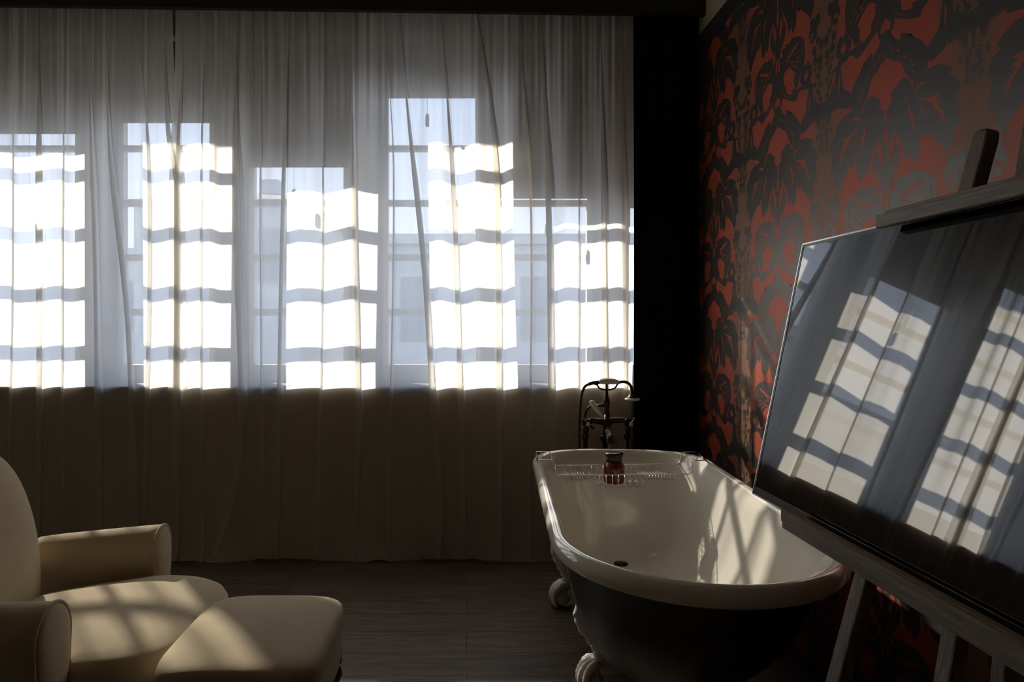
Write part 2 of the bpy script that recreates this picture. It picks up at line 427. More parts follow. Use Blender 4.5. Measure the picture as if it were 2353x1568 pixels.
def sheer(name, left, right, folds, seed, off=0.0):
    """left/right: tables y->x of the panel edges in px on the curtain plane; folds: (table y->x, table y->width)"""
    rnd = random.Random(seed); ph = [rnd.uniform(0, 6.28) for _ in range(12)]
    ys = [14 + i * (1286 - 14) / 70 for i in range(71)]
    vs = []; ncol = None
    for y in ys:
        z = H - (y - VY) / F * D
        cols = []
        x = interp(left, y); offs = 0.0; prev = 0.0
        fl = [(smooth_tab(c, y), interp(wt, y)) for c, wt in folds]
        fl.append((interp(right, y), None))
        cur = x; yo = off
        for fi, (c, wd) in enumerate(fl):
            end = c - (wd if wd is not None else 0)
            nseg = 46
            for k in range(nseg):
                t = k / nseg; cols.append((cur + (end - cur) * t, yo * (1 - t) ** 2 * (1 if fi else 0), 0))
            if wd is None: cols.append((c, 0, 0)); break
            h = .0045 + wd * .00018
            for k in range(25):
                t = -1 + 2 * k / 24
                cols.append((c + wd * (2.5 * t ** 3 - 1.5 * t), -h * (t + 1), 1))
            cur = c + wd; yo = -2 * h
        A = amp_at(y)
        top = interp([(0, 1), (120, .8), (330, .15), (500, 0)], y)
        for (cx, cy, fo) in cols:
            u = cx / 95.0
            wv = math.sin(2 * PI * u * .93 + ph[0] + .9 * math.sin(u * .83 + ph[1])) * .62 + math.sin(2 * PI * u * .51 + ph[2] + .25 * math.sin(y / 300.)) * .38
            wv += .10 * math.sin(2 * PI * cx / 41. + ph[3] + .5 * math.sin(cx / 70. + ph[5]))
            yy = A * wv + top * .0045 * (math.sin(2 * PI * cx / 24. + ph[4] + 1.3 * math.sin(cx / 60.)) + .6 * math.sin(2 * PI * cx / 13.7 + ph[6]))
            yy = min(yy, interp([(700, .06), (800, .004), (870, -.003), (1290, -.003)], y))
            xx = (cx - VX) / F * D
            zz = z
            if y > 1240:
                kk = (y - 1240) / 46.
                zz = z + kk * kk * .012 * math.sin(cx / 37. + ph[7]) + kk * .006 * math.sin(cx / 11. + ph[8]); zz = max(zz, .003)
                yy -= kk * kk * .02 * (1 + math.sin(cx / 55. + ph[9]))
            vs.append((xx, D + yy + cy, zz))
        ncol = len(cols)
    fs = []
    for r in range(len(ys) - 1):
        for j in range(ncol - 1): a = r * ncol + j; fs.append((a, a + 1, a + ncol + 1, a + ncol))
    mb = MB(); mb.add(vs, fs, 0, True)
    return mb.build(name, M['sheer'], recalc=False)

def W(w, top=0.0, mid=None, bot=None):
    return [(0, w * top), (200, w * (top + .3 if top < .5 else 1)), (420, w), (900, w if mid is None else w * mid), (1290, w * .6 if bot is None else w * bot)]
FL = [([(0, -560), (1290, -548)], W(14)), ([(0, -300), (1290, -310)], W(15)),
      ([(0, 30), (500, 32), (1290, 20)], W(5)),
      ([(0, 92), (500, 93), (1290, 91)], W(12)),
      ([(0, 150), (500, 143), (1290, 150)], W(5)),
      ([(0, 205), (300, 209), (600, 220), (1290, 234)], W(14)),
      ([(0, 250), (300, 258), (700, 292), (900, 303), (1290, 318)], W(12)),
      ([(0, 300), (300, 340), (600, 346), (900, 340), (1290, 330)], W(10)),
      ([(0, 378), (300, 386), (420, 404), (900, 406), (1290, 404)], W(15))]
FR = [([(0, 424), (200, 420), (420, 408), (900, 410), (1290, 408)], W(15)),
      ([(0, 470), (500, 462), (1290, 470)], W(5)),
      ([(0, 548), (300, 545), (600, 549), (900, 556), (1100, 545), (1200, 520), (1290, 488)], W(16)),
      ([(0, 600), (500, 598), (1290, 610)], W(5)),
      ([(0, 668), (400, 655), (900, 643), (1290, 638)], W(10)),
      ([(0, 742), (500, 745), (1290, 730)], W(4)),
      ([(0, 812), (450, 812), (900, 824), (1290, 815)], W(12)),
      ([(0, 880), (400, 905), (1290, 890)], W(5)),
      ([(0, 915), (230, 935), (600, 974), (900, 994), (1150, 1012), (1290, 1005)], W(14)),
      ([(0, 1010), (400, 1040), (700, 1052), (1290, 1066)], W(12)),
      ([(0, 1090), (250, 1128), (500, 1144), (1290, 1146)], W(14)),
      ([(0, 1190), (500, 1220), (1290, 1212)], W(6)),
      ([(0, 1240), (300, 1252), (600, 1262), (1290, 1268)], W(16)),
      ([(0, 1330), (500, 1330), (1290, 1325)], W(4)),
      ([(0, 1378), (500, 1386), (1290, 1392)], W(12)),
      ([(0, 1425), (500, 1432), (1290, 1438)], W(9))]
o = sheer('sheer_curtain', [(0, -1150), (1290, -1150)], [(0, 394), (120, 396), (230, 402), (300, 410), (420, 428), (900, 430), (1290, 428)], FL, 3)
tag(o, 'white sheer curtain panel on the left, behind the armchair', 'curtain', 'white sheer curtains')
o = sheer('sheer_curtain', [(0, 405), (120, 403), (230, 399), (300, 392), (420, 386), (900, 388), (1290, 385)], [(0, 1457), (300, 1459), (700, 1456), (900, 1451), (1290, 1445)], FR, 11)
for v in o.data.vertices: v.co.y -= .007
tag(o, 'wide white sheer curtain panel behind the bath, right of the dark slit', 'curtain', 'white sheer curtains')

# ------------------------------------------------------------------ wallpaper on the right wall
ROW, STEP = 0.6116, 0.647
def from_c(pts): # traced where the axis is at depth 1.866
    out = []
    for x, y in pts:
        px, py = 1900 + x / 3.483, y / 3.483
        d = XW * F / (px - VX); out.append((1.866 - d, H + (VY - py) / F * d))
    return out
def from_b(pts):
    out = []
    for x, y in pts:
        px, py = 1590 + x / 2.903, 80 + y / 2.903
        d = XW * F / (px - VX); out.append((2.513 - d, H + (VY - py) / F * d))
    return out
def smooth_poly(p, k=3):
    n = len(p); out = []
    for i in range(n):
        p0, p1, p2, p3 = p[i - 1], p[i], p[(i + 1) % n], p[(i + 2) % n]
        for j in range(k):
            t = j / k
            out.append(tuple(0.5 * ((2*p1[a]) + (p2[a]-p0[a])*t*.8 + (2*p0[a]*.8 - (3+1.2)*p1[a]*1 - .0 + 0) * 0 + 0) if False else
                       (1 - t) * p1[a] + t * p2[a] + .12 * ((p1[a] - p0[a]) - (p3[a] - p2[a])) * t * (1 - t) * 2 for a in (0, 1)))
    return out
def blob(cx, cz, r, n=9, sq=1.2): return [(cx + r * math.cos(2*PI*i/n), cz + r * sq * math.sin(2*PI*i/n)) for i in range(n)]
def stroke(pts, w0, w1):
    n = len(pts); L = []; R = []
    for i in range(n):
        a = pts[max(i-1, 0)]; b = pts[min(i+1, n-1)]; dx, dz = b[0]-a[0], b[1]-a[1]; l = math.hypot(dx, dz) or 1
        wdt = w0 + (w1 - w0) * i / (n - 1); L.append((pts[i][0] - dz/l*wdt, pts[i][1] + dx/l*wdt)); R.append((pts[i][0] + dz/l*wdt, pts[i][1] - dx/l*wdt))
    return L + R[::-1]
INK, RED = [], []
# big hanging leaf
INK.append(smooth_poly(from_c([(690,700),(740,620),(800,560),(870,520),(940,515),(1005,545),(978,600),(1030,612),(1065,670),(1072,740),(1040,765),(1055,860),(1070,960),(1060,1000),(1015,995),(1020,1080),(1000,1150),(957,1240),(940,1190),(900,1150),(850,1115),(810,1070),(788,1115),(755,1060),(742,1090),(745,1150),(735,1230),(695,1310),(670,1240),(640,1285),(615,1230),(600,1150),(570,1090),(545,1050),(520,1020),(492,1000),(476,960),(476,880),(492,870),(510,810),(525,730),(555,690),(580,650),(620,620),(660,635)])))
RED.append(from_c([(718,785),(760,783),(830,775),(870,755),(915,743),(870,785),(920,800),(880,830),(910,860),(935,880),(945,940),(960,1005),(920,950),(895,885),(850,840),(800,805),(750,800)]))
RED.append(from_c([(630,770),(640,800),(628,812),(618,795)]))
RED.append(from_c([(660,840),(672,860),(670,900),(700,925),(690,960),(705,1060),(690,1040),(672,950),(650,900)]))
for k in range(4): RED.append(from_c([(738+k*36,830),(746+k*36,828),(762+k*38,905),(772+k*38,930),(756+k*38,905)]))
RED.append(from_c([(712,700),(760,655),(822,650),(770,670),(740,700),(715,745)]))
RED.append(from_c([(472,890),(482,905),(480,970),(472,985)])); RED.append(from_c([(472,1010),(486,1040),(484,1150),(472,1170)]))
RED.append(from_c([(515,770),(524,800),(520,850),(512,820)]))
# seed plume under the leaves
INK.append(smooth_poly(from_c([(472,980),(520,1015),(545,1070),(560,1140),(585,1170),(590,1230),(575,1300),(560,1350),(540,1400),(515,1460),(497,1530),(496,1600),(505,1680),(472,1680)])))
RED.append(from_c([(500,1330),(520,1260),(540,1180),(548,1120),(530,1090),(512,1130),(498,1200),(492,1270)]))
for yy in (1180, 1240, 1300, 1360, 1420): RED.append(from_c([(562-(yy-1180)*.22,yy),(572-(yy-1180)*.22,yy+14),(562-(yy-1180)*.22,yy+28),(552-(yy-1180)*.22,yy+14)]))
# arch with finial
INK.append(smooth_poly(from_c([(472,180),(487,180),(505,205),(512,250),(530,290),(560,315),(592,320),(590,266),(650,270),(658,300),(662,262),(700,290),(730,355),(745,320),(785,370),(803,480),(806,530),(775,575),(735,640),(690,705),(690,650),(640,600),(615,545),(600,505),(560,485),(530,490),(505,465),(472,458)])))
for (x_, y_) in ((520,385),(570,405),(625,450),(680,480),(690,520),(700,570)):
    RED.append(from_c([(x_-14,y_),(x_,y_-14),(x_+14,y_),(x_,y_+14)])); INK.append([(a + 0, b + 0) for a, b in from_c([(x_-1,y_),(x_,y_-1),(x_+1,y_),(x_,y_+1)])])
# acanthus curl that meets its mirror image at the seam
INK.append(smooth_poly(from_c([(795,450),(820,350),(870,275),(920,190),(985,115),(1060,92),(1110,100),(1150,92),(1180,95),(1180,370),(1165,330),(1150,250),(1135,205),(1118,215),(1130,280),(1110,350),(1090,400),(1065,330),(1030,315),(985,350),(960,335),(950,375),(915,400),(905,370),(880,420),(850,450),(835,440),(805,500)])))
for (x_, y_, r_) in ((1068,490,.0085),(1125,488,.0085),(1158,555,.009),(1120,560,.007),(1118,640,.009),(1165,640,.006),(1150,440,.006)):
    c = from_c([(x_, y_)])[0]; INK.append(blob(c[0], c[1], r_))
INK.append(stroke(from_c([(1175,300),(1165,380),(1125,410),(1120,480),(1128,560),(1120,640)]), .0035, .0025))
# ring pair
INK.append(smooth_poly(from_b([(572,60),(580,90),(590,150),(606,150),(600,100),(625,90),(622,68),(645,60),(665,30),(690,14),(738,14),(752,60),(752,130),(747,190),(730,250),(712,310),(706,345),(690,352),(690,300),(692,262),(672,236),(650,228),(625,250),(605,290),(600,330),(618,380),(650,398),(675,385),(665,370),(705,360),(700,400),(690,442),(650,440),(620,430),(600,425),(585,405),(572,390)])))
for (x_, y_) in ((607,290),(603,320),(609,350),(622,372),(688,300),(690,325)):
    c = from_b([(x_, y_)])[0]; INK.append(blob(c[0], c[1], .010, 7, 1.7))
RED.append(from_b([(640,150),(700,60),(712,58),(660,140),(640,170)]))
for (x_, y_) in ((660,130),(690,125),(705,150),(640,190),(670,195),(690,210)):
    RED.append(from_b([(x_-7,y_),(x_,y_-8),(x_+7,y_),(x_,y_+8)]))
RED.append(from_b([(577,150),(585,180),(588,235),(580,250),(575,200)]))
RED.append(stroke(from_b([(606,300),(618,262),(640,225),(665,208),(690,212),(706,235)]), .0022, .0012))
RED.append(stroke(from_b([(596,360),(606,395),(628,415),(655,420)]), .0016, .0012))
RED.append(stroke(from_b([(612,185),(630,165),(655,180),(690,175),(725,190)]), .002, .0012))
RED.append(stroke(from_b([(735,60),(738,120),(730,190)]), .0016, .001))
# axis stem and pendant under the rings
INK.append(from_b([(572,395),(585,410),(605,430),(600,470),(590,500),(600,560),(585,590),(572,560)]))
RED.append(from_b([(573,415),(592,440),(590,475),(573,480)]))
# branch, small flower, bud
INK.append(stroke(from_b([(690,425),(708,375),(735,350),(790,345),(830,325)]), .012, .004))
for k in range(6):
    c = from_b([(762, 275)])[0]; a = k * PI / 3; INK.append(blob(c[0] + .028*math.cos(a), c[1] + .03*math.sin(a), .015))
c = from_b([(765, 275)])[0]; RED.append(blob(c[0], c[1], .010, 7))
# foliage at the seam: flower head, berry strings, leaf
SE = STEP / 2
zr = from_b([(572, 320)])[0][1]
for (u_, v_, r_) in ((.014,.175,.014),(.036,.195,.013),(.060,.17,.014),(.052,.137,.016),(.022,.128,.015),(.072,.21,.011),(.088,.232,.010),(.085,.128,.009),(.098,.108,.008)):
    INK.append(blob(SE - u_, zr + v_ - .16, r_, 9, 1.1))
c_ = (SE - .04, zr - .0); RED.append(blob(c_[0], c_[1] - .01, .008, 7))
for k in range(8):
    INK.append(blob(SE - .018 - .012 * (k % 2), zr - .06 - .026 * k, .0085, 7, 1.3)); INK.append(blob(SE - .052 + .010 * (k % 2), zr - .055 - .024 * k, .0078, 7, 1.3))
INK.append(stroke([(SE - .03, zr - .02), (SE - .034, zr - .1), (SE - .024, zr - .18), (SE - .02, zr - .26)], .003, .002))
INK.append([(SE - .10, zr - .11), (SE - .085, zr - .08), (SE - .07, zr - .10), (SE - .065, zr - .15), (SE - .075, zr - .2), (SE - .10, zr - .235), (SE - .115, zr - .22), (SE - .112, zr - .16)])
RED.append([(SE - .093, zr - .12), (SE - .085, zr - .14), (SE - .09, zr - .19), (SE - .095, zr - .16)])
INK.append(stroke([(SE - .10, zr - .225), (SE - .14, zr - .235), (SE - .17, zr - .20), (SE - .2, zr - .17)], .007, .012))
# silver blossom twig
for (x_, y_, r_) in ((995,1290,.015),(1070,1280,.018),(965,1390,.012),(1035,1370,.012),(1040,1440,.010),(1085,1225,.008),(1010,1350,.010)):
    c = from_c([(x_, y_)])[0]; INK.append(blob(c[0], c[1], r_, 10, 1.15))
INK.append(stroke(from_c([(1060,1330),(1045,1400),(1035,1450)]), .006, .004))

def clip(poly, lo, hi, ax):
    def cut(pl, f):
        out = []
        for i in range(len(pl)):
            a, b = pl[i - 1], pl[i]; fa, fb = f(a), f(b)
            if (fa >= 0) != (fb >= 0):
                t = fa / (fa - fb); out.append((a[0] + t*(b[0]-a[0]), a[1] + t*(b[1]-a[1])))
            if fb >= 0: out.append(b)
        return out
    poly = cut(poly, lambda p: p[ax] - lo)
    return cut(poly, lambda p: hi - p[ax]) if poly else poly

m = MB()
m.add([(XW, YB, 0), (XW, 3.70, 0), (XW, 3.70, 2.53), (XW, YB, 2.53), (XW + .1, YB, 0), (XW + .1, 3.70, 0), (XW + .1, 3.70, 2.53), (XW + .1, YB, 2.53)],
      [(0, 1, 2, 3), (7, 6, 5, 4), (0, 4, 5, 1), (3, 2, 6, 7), (0, 3, 7, 4), (1, 5, 6, 2)], 0)
for col_i in range(-2, 4):
    ax_d = 1.866 + STEP * col_i
    for row in range(-3, 3):
        for sgn in (1, -1):
            for lst, mi, off in ((INK, 1, .00012), (RED, 0, .00032)):
                for q, poly in enumerate(lst):
                    p2 = [(ax_d - sgn * u, z + ROW * row) for u, z in poly]
                    p2 = clip(p2, .0, 2.505, 1)
                    if len(p2) < 3: continue
                    p2 = clip(p2, .0, 3.40, 0)
                    if len(p2) < 3: continue
                    m.add([(XW - off - q * .0000016 - (.0000008 if sgn > 0 else 0), d_, z_) for d_, z_ in p2], [tuple(range(len(p2)))], mi)
wr = m.build('wall_right', [M['ground'], M['ink']], recalc=False)
struct(wr)
# every printed face must face the room
me = wr.data
for p in me.polygons:
    if p.index > 5 and p.normal.x > 0: p.flip()
me.update()

# ------------------------------------------------------------------ outside
m = MB(); m.box(-12, 12, 4.0, 40, -3.1, -3.0); struct(m.build('floor_outside', M['paving']))
def building(name, x0, x1, d0, d1, z1, label, roofh=0, ledge=True, nwin=0):
    e = empty(name, ((x0 + x1) / 2, (d0 + d1) / 2, -3)); tag(e, label, 'building')
    hw = (x1 - x0) / 2; hd = (d1 - d0) / 2
    f = MB(); f.box(-hw, hw, -hd, hd, 0, z1 + 3); f.build('facade', M['stone'], e)
    if ledge:
        f = MB(); f.box(-hw - .2, hw + .2, -hd - .25, hd, z1 + 3, z1 + 3.25); f.build('cornice', M['stone'], e)
    if roofh:
        f = MB(); f.add([Vector(v) for v in ((-hw - .3, -hd - .3, z1 + 3), (hw + .3, -hd - .3, z1 + 3), (hw + .3, hd, z1 + 3), (-hw - .3, hd, z1 + 3), (-hw * .3, 0, z1 + 3 + roofh), (hw * .3, 0, z1 + 3 + roofh))],
              [(0, 1, 5, 4), (1, 2, 5), (2, 3, 4, 5), (3, 0, 4), (0, 3, 2, 1)]); f.build('roof', M['roof'], e)
        f = MB(); f.box(-.3 + hw * .25, .3 + hw * .25, -.4, .2, z1 + 3.1, z1 + 3 + roofh + .4); f.build('chimney', M['stone'], e)
    for k in range(nwin):
        f = MB(); xx = -hw + (k + .5) * 2 * hw / nwin; f.box(xx - .45, xx + .45, -hd - .03, -hd + .02, z1 + .6, z1 + 2.2); f.build('window', M['blindbar'], e)
P0 = at(893, 540, 17.0)
building('house', P0.x, P0.x + 9, 17, 24, P0.z - .25, 'long pale flat-roofed house seen through the fourth and fifth windows', nwin=6)
P0 = at(590, 462, 20.0)
building('house', P0.x - 3.6, P0.x + 1.3, 20, 27, P0.z, 'pale house with low hipped roof and chimney seen through the third window', roofh=.9, ledge=False, nwin=3)
P0 = at(0, 590, 22.0)
building('house', P0.x - 0, P0.x + 5, 22, 28, P0.z, 'low pale house seen dimly through the two leftmost windows', nwin=3)

# ------------------------------------------------------------------ bath
TL = 1.585
TROT = math.atan(.049)
tub = empty('roll_top_bathtub', (.556, 1.388, 0), -TROT)      # local +y runs from the near end to the tap end
tag(tub, 'white enamelled roll top bathtub, black outside, on claw feet beside the red wall', 'bathtub')
def outline(hw, tn, tf, en, ef, z, n=60):
    pts = []
    for i in range(n):
        a = -PI / 2 + PI * i / (n - 1); pts.append(Vector((hw * math.sin(a), tn + en - en * math.cos(a), z)))
    for i in range(n):
        a = PI / 2 + PI * i / (n - 1)
        c, s_ = math.cos(a), math.sin(a); q = 2 / 2.6
        pts.append(Vector((hw * math.copysign(abs(s_) ** q, s_), tf - ef + ef * abs(c) ** q, z)))
    return pts
LV = [ # z, hw, near tip, far tip, e near, e far
 (.186, .050, .66, 1.31, .10, .10), (.1875, .105, .57, 1.41, .16, .12), (.197, .155, .48, 1.445, .22, .13), (.228, .200, .36, 1.472, .27, .15), (.30, .243, .24, 1.496, .30, .20), (.40, .272, .155, 1.512, .325, .22),
 (.50, .292, .090, 1.528, .335, .235), (.568, .305, .055, 1.540, .341, .242), (.598, .318, .036, 1.549, .344, .246)]
def level(t):
    k = [smooth_tab([(i, r[c]) for i, r in enumerate(LV)], t) for c in range(6)]
    return k
m = MB(); rs = []
for i in range(41):
    t = i / 40 * (len(LV) - 1); z, hw, tn, tf, en, ef = level(t); rs.append(outline(hw, tn, tf, en, ef, z))
m.rings(rs, True, False)
m.build('basin', M['enamel'], tub)
# rolled rim
sec = [(.036, -.002), (.032, .007), (.027, .013), (.016, .015), (.005, .010), (-.001, -.002), (-.003, -.014), (.001, -.027), (.010, -.034), (.022, -.033)]
rs = []
for (ins, dz) in sec:
    rs.append(outline(.354 - ins, ins, TL - ins, .36 - ins * .4, .25 - ins * .1, .600 + dz, 60))
m = MB(); m.rings(rs, False, False); m.build('rolled_rim', M['enamel'], tub)
OUT = [(.125, .07, .62, 1.28, .12, .12), (.135, .125, .53, 1.38, .17, .16), (.165, .168, .44, 1.44, .22, .18), (.215, .208, .345, 1.48, .27, .20), (.30, .253, .23, 1.507, .31, .225), (.40, .284, .14, 1.526, .33, .24),
 (.50, .306, .076, 1.542, .345, .245), (.572, .328, .026, 1.560, .352, .25)]
rs = []
for i in range(36):
    t = i / 35 * (len(OUT) - 1); k = [smooth_tab([(a, r[c]) for a, r in enumerate(OUT)], t) for c in range(6)]
    z, hw, tn, tf, en, ef = k; rs.append(outline(hw, tn, tf, en, ef, z))
m = MB(); m.rings(rs, True, False); m.build('outer_shell', M['tubblack'], tub)
m = MB(); m.lathe([(.028, .1735), (.026, .1765), (.018, .1755), (.004, .174)], (0, 1.365, .0145)); m.lathe([(.0265, .1740), (.003, .1742)], (0, 1.365, .0175)); m.build('drain', M['drain'], tub)

def claw_foot(parent, x, y, sx, sy, ko=1.0):
    """foot: leafy knee against the shell, thin ankle, paw with four toes over a ball"""
    f = MB(); out = Vector((sx, sy, 0)).normalized(); side = Vector((-out.y, out.x, 0)); B = Vector((x, y, 0))
    def P(o, s_, z): return B + out * (o * (1 + (ko - 1) * min(1, max(0, (z - .13) / .08)))) + side * s_ + Vector((0, 0, z))
    path = spline([P(.045, 0, .272), P(.044, 0, .245), P(.036, 0, .205), P(.018, 0, .160), P(.002, 0, .122), P(.006, 0, .092), P(.026, 0, .070)], 6)
    rad = [interp([(0, .006), (.1, .014), (.3, .022), (.5, .023), (.7, .019), (.85, .022), (1, .028)], i / (len(path) - 1)) * (1 + .10 * math.sin(i * 1.5)) for i in range(len(path))]
    f.tube(path, rad, 14)
    f.ball(P(.043, 0, .272), .011)
    for s_ in (-1, 1):
        f.tube(spline([P(.040, s_ * .008, .262), P(.036, s_ * .026, .235), P(.026, s_ * .034, .200), P(.010, s_ * .026, .165), P(.004, s_ * .010, .140)], 6), [.004 + .006 * math.sin(PI * i / 24) * (1 + .3 * math.sin(i * 1.9)) for i in range(25)], 10)
        f.tube(spline([P(.046, s_ * .004, .240), P(.040, s_ * .014, .215), P(.030, s_ * .016, .188), P(.016, s_ * .010, .158)], 6), [.003 + .004 * math.sin(PI * i / 18) for i in range(19)], 8)
    for k in range(5):
        f.ball(P(.052 - k * .009, 0, .238 - k * .021), (.009, .009, .010))
    f.ball(P(.022, 0, .030), (.033, .033, .030), 18)
    for k, s_ in enumerate((-.030, -.011, .011, .030)):
        e_ = 1 if abs(s_) < .02 else .82
        toe = spline([P(.012, s_ * .5, .088), P(.034 * e_, s_ * .9, .088), P(.056 * e_, s_ * 1.05, .068), P(.064 * e_, s_ * 1.08, .040), P(.056 * e_, s_ * 1.0, .014), P(.046 * e_, s_ * .9, .004)], 6)
        f.tube(toe, [interp([(0, .012), (.3, .0135), (.6, .012), (.85, .009), (1, .004)], i / (len(toe) - 1)) * (1 + .07 * math.sin(i * 2.1)) for i in range(len(toe))], 10)
    f.ball(P(.006, 0, .012), (.028, .028, .012))
    return f.build('claw_foot', M['footenamel'], parent)
claw_foot(tub, -.172, .762, -1, -.12, 1.5); claw_foot(tub, .172, .762, 1, -.12, 1.5)
claw_foot(tub, -.212, 1.40, -1, .12, 1.15); claw_foot(tub, .212, 1.40, 1, .12, 1.15)

# ------------------------------------------------------------------ bath taps on standpipes
TD = 3.17
def T(x, y, d=TD): return at(x, y, d)
tap = empty('bath_mixer_tap', (T(1388, 0).x, TD, 0)); tap.location.z = 0
tag(tap, 'dark bronze freestanding bath mixer tap with porcelain handles behind the tub', 'tap')
O = Vector(tap.location)
def L(x, y, d=TD): return at(x, y, d) - O
f = MB()
f.tube([L(1343, 974), L(1362, 966), L(1380, 969), L(1396, 969), L(1412, 966), L(1440, 966), L(1452, 974)], [.016, .013, .016, .016, .013, .012, .016], 14)
f.tube([L(1395, 950), L(1394, 985), L(1393, 1000)], [.012, .016, .017], 14)
f.ball(L(1395, 970), .024)
for (a, b) in ((1347, 1345), (1443, 1441)):
    f.ball(L(a, 974, TD + .006), (.017, .017, .018))
    f.lathe([(.010, 0), (.013, .01), (.013, .02), (.010, .028)], L(a, 996), n=14)
    f.lathe([(.016, 0), (.016, .012), (.012, .022), (.011, .034)], L(b, 1008), n=8)
f.build('mixer_body', M['bronze'], tap)
for xp in (1345, 1440):
    f = MB(); p = L(xp, 1005); f.tube([p, Vector((p.x, p.y, 0.0))], .0105, 14); f.lathe([(.03, 0), (.03, .004), (.016, .012), (.012, .02)], (p.x, p.y, 0), n=20); f.build('standpipe', M['bronze'], tap)
f = MB(); p = L(1388, 1000); f.tube([p, Vector((p.x, p.y, 0.0))], .016, 16); f.lathe([(.0165, 0), (.023, -.006), (.021, -.016), (.0165, -.024)], p, n=18); f.lathe([(.045, 0), (.045, .006), (.024, .02), (.017, .03)], (p.x, p.y, 0), n=20)
f.build('centre_post', M['bronze'], tap)
f = MB(); sp_ = spline([L(1395, 980, TD), L(1397, 992, TD - .05), L(1399, 1000, TD - .12), L(1401, 1008, TD - .165), L(1402, 1018, TD - .175)], 6)
f.tube(sp_, [.014 + .004 * i / (len(sp_) - 1) for i in range(len(sp_))], 16); f.build('spout', M['bronze'], tap)
# upper column with diverter
f = MB()
f.lathe([(.009, 0), (.012, .01), (.0105, .022), (.011, .035), (.014, .052), (.016, .062), (.0145, .074), (.008, .092), (.006, .12), (.0055, .150)], L(1394, 956), n=18)
f.tube([L(1394, 931), L(1381, 932), L(1371, 932)], [.010, .007, .006], 12)
f.tube(spline([L(1373, 932), L(1356, 935), L(1347, 946), L(1344, 960)], 5), .0055, 10)
f.tube(spline([L(1371, 882), L(1377, 892), L(1388, 896), L(1400, 896), L(1413, 892), L(1420, 880)], 6), .0042, 10)
f.tube([L(1366, 882), L(1374, 884)], .006, 8); f.tube([L(1417, 883), L(1424, 879)], .006, 8)
f.build('riser', M['bronze'], tap)
f = MB(); lv = [L(1387, 962, TD - .02), L(1380, 952, TD - .022), L(1370, 940, TD - .024), L(1360, 926, TD - .026)]
f.tube(lv, [.0065, .0085, .0105, .0125], 14); f.ball(L(1360, 926, TD - .026), .0125); f.build('diverter_lever', M['porcelain'], tap)
for q, (xp, let) in enumerate(((1351, 'H'), (1450, 'C'))):
    c = L(xp, 975, TD - .035); f = MB()
    f.tube([c + Vector((0, .03, 0)), c], [.007, .009], 12)
    for k in range(4):
        a = PI / 4 + k * PI / 2 + .12; dv = Vector((math.cos(a), 0, math.sin(a)))
        f.tube([c, c + dv * .014, c + dv * .024], [.006, .005, .006], 8); f.ball(c + dv * .028, .0075)
    h = f.build('cross_handle', M['bronze'], tap)
    f = MB(); f.lathe([(.0095, 0), (.0095, .004), (.008, .0055), (.001, .006)], c, axis=(0, -1, 0), n=20)
    cc = c + Vector((0, -.0066, 0))
    if let == 'H':
        for dx in (-.0022, .0022): f.box(cc.x + dx - .0005, cc.x + dx + .0005, cc.y - .0002, cc.y + .0008, cc.z - .003, cc.z + .003, 1)
        f.box(cc.x - .0022, cc.x + .0022, cc.y - .0002, cc.y + .0008, cc.z - .0005, cc.z + .0005, 1)
    else:
        f.tube([cc + Vector((.003 * math.cos(a), 0, .003 * math.sin(a))) for a in [PI * .25 + i * PI * 1.5 / 10 for i in range(11)]], .0005, 5, mi=1)
    f.build('porcelain_cap', [M['porcelain'], M['bronze']], h)
# handset lying in the cradle
hs = empty('hand_shower', at(1398, 877, TD)); tag(hs, 'telephone style hand shower with white porcelain grip and hose, in the tap cradle', 'shower head')
O2 = Vector(hs.location)
def L2(x, y, d=TD): return at(x, y, d) - O2
f = MB(); pr = [L2(1376, 879), L2(1382, 877), L2(1390, 876.5), L2(1400, 876.5), L2(1410, 877), L2(1418, 878), L2(1422, 880)]
f.tube(pr, [.0085, .012, .0145, .0148, .0135, .010, .008], 16); f.build('grip', M['porcelain'], hs)
f = MB(); f.tube([L2(1353, 883), L2(1364, 880), L2(1377, 879)], [.008, .0085, .0085], 12); f.build('hose_connector', M['bronze'], hs)
f = MB()
nk = spline([L2(1421, 879), L2(1434, 878), L2(1444, 881), L2(1450, 889), L2(1452, 899)], 6)
f.tube(nk, .0068, 12)
f.build('shower_neck', M['bronze'], hs)
f = MB(); f.lathe([(.008, .036), (.010, .026), (.014, .016), (.022, .007), (.030, .0)], L2(1453, 916), n=24); f.build('shower_head', M['bronze'], hs)
f = MB(); f.lathe([(.030, .004), (.0345, .001), (.0345, -.005), (.029, -.007), (.003, -.006)], L2(1453, 917), n=28); f.build('face_ring', M['porcelain'], hs)
f = MB(); hp = spline([L2(1356, 882), L2(1344, 889), L2(1337, 906), L2(1334, 930), L2(1332, 965), L2(1331, 1010), L2(1331, 1060), L2(1334, 1130, TD + .02), L2(1348, 1150, TD + .02), L2(1346, 1100, TD + .02)], 16)
f.tube(hp, [.0058 + .0010 * (i % 2) for i in range(len(hp))], 8); f.build('hose', M['bronze'], hs)

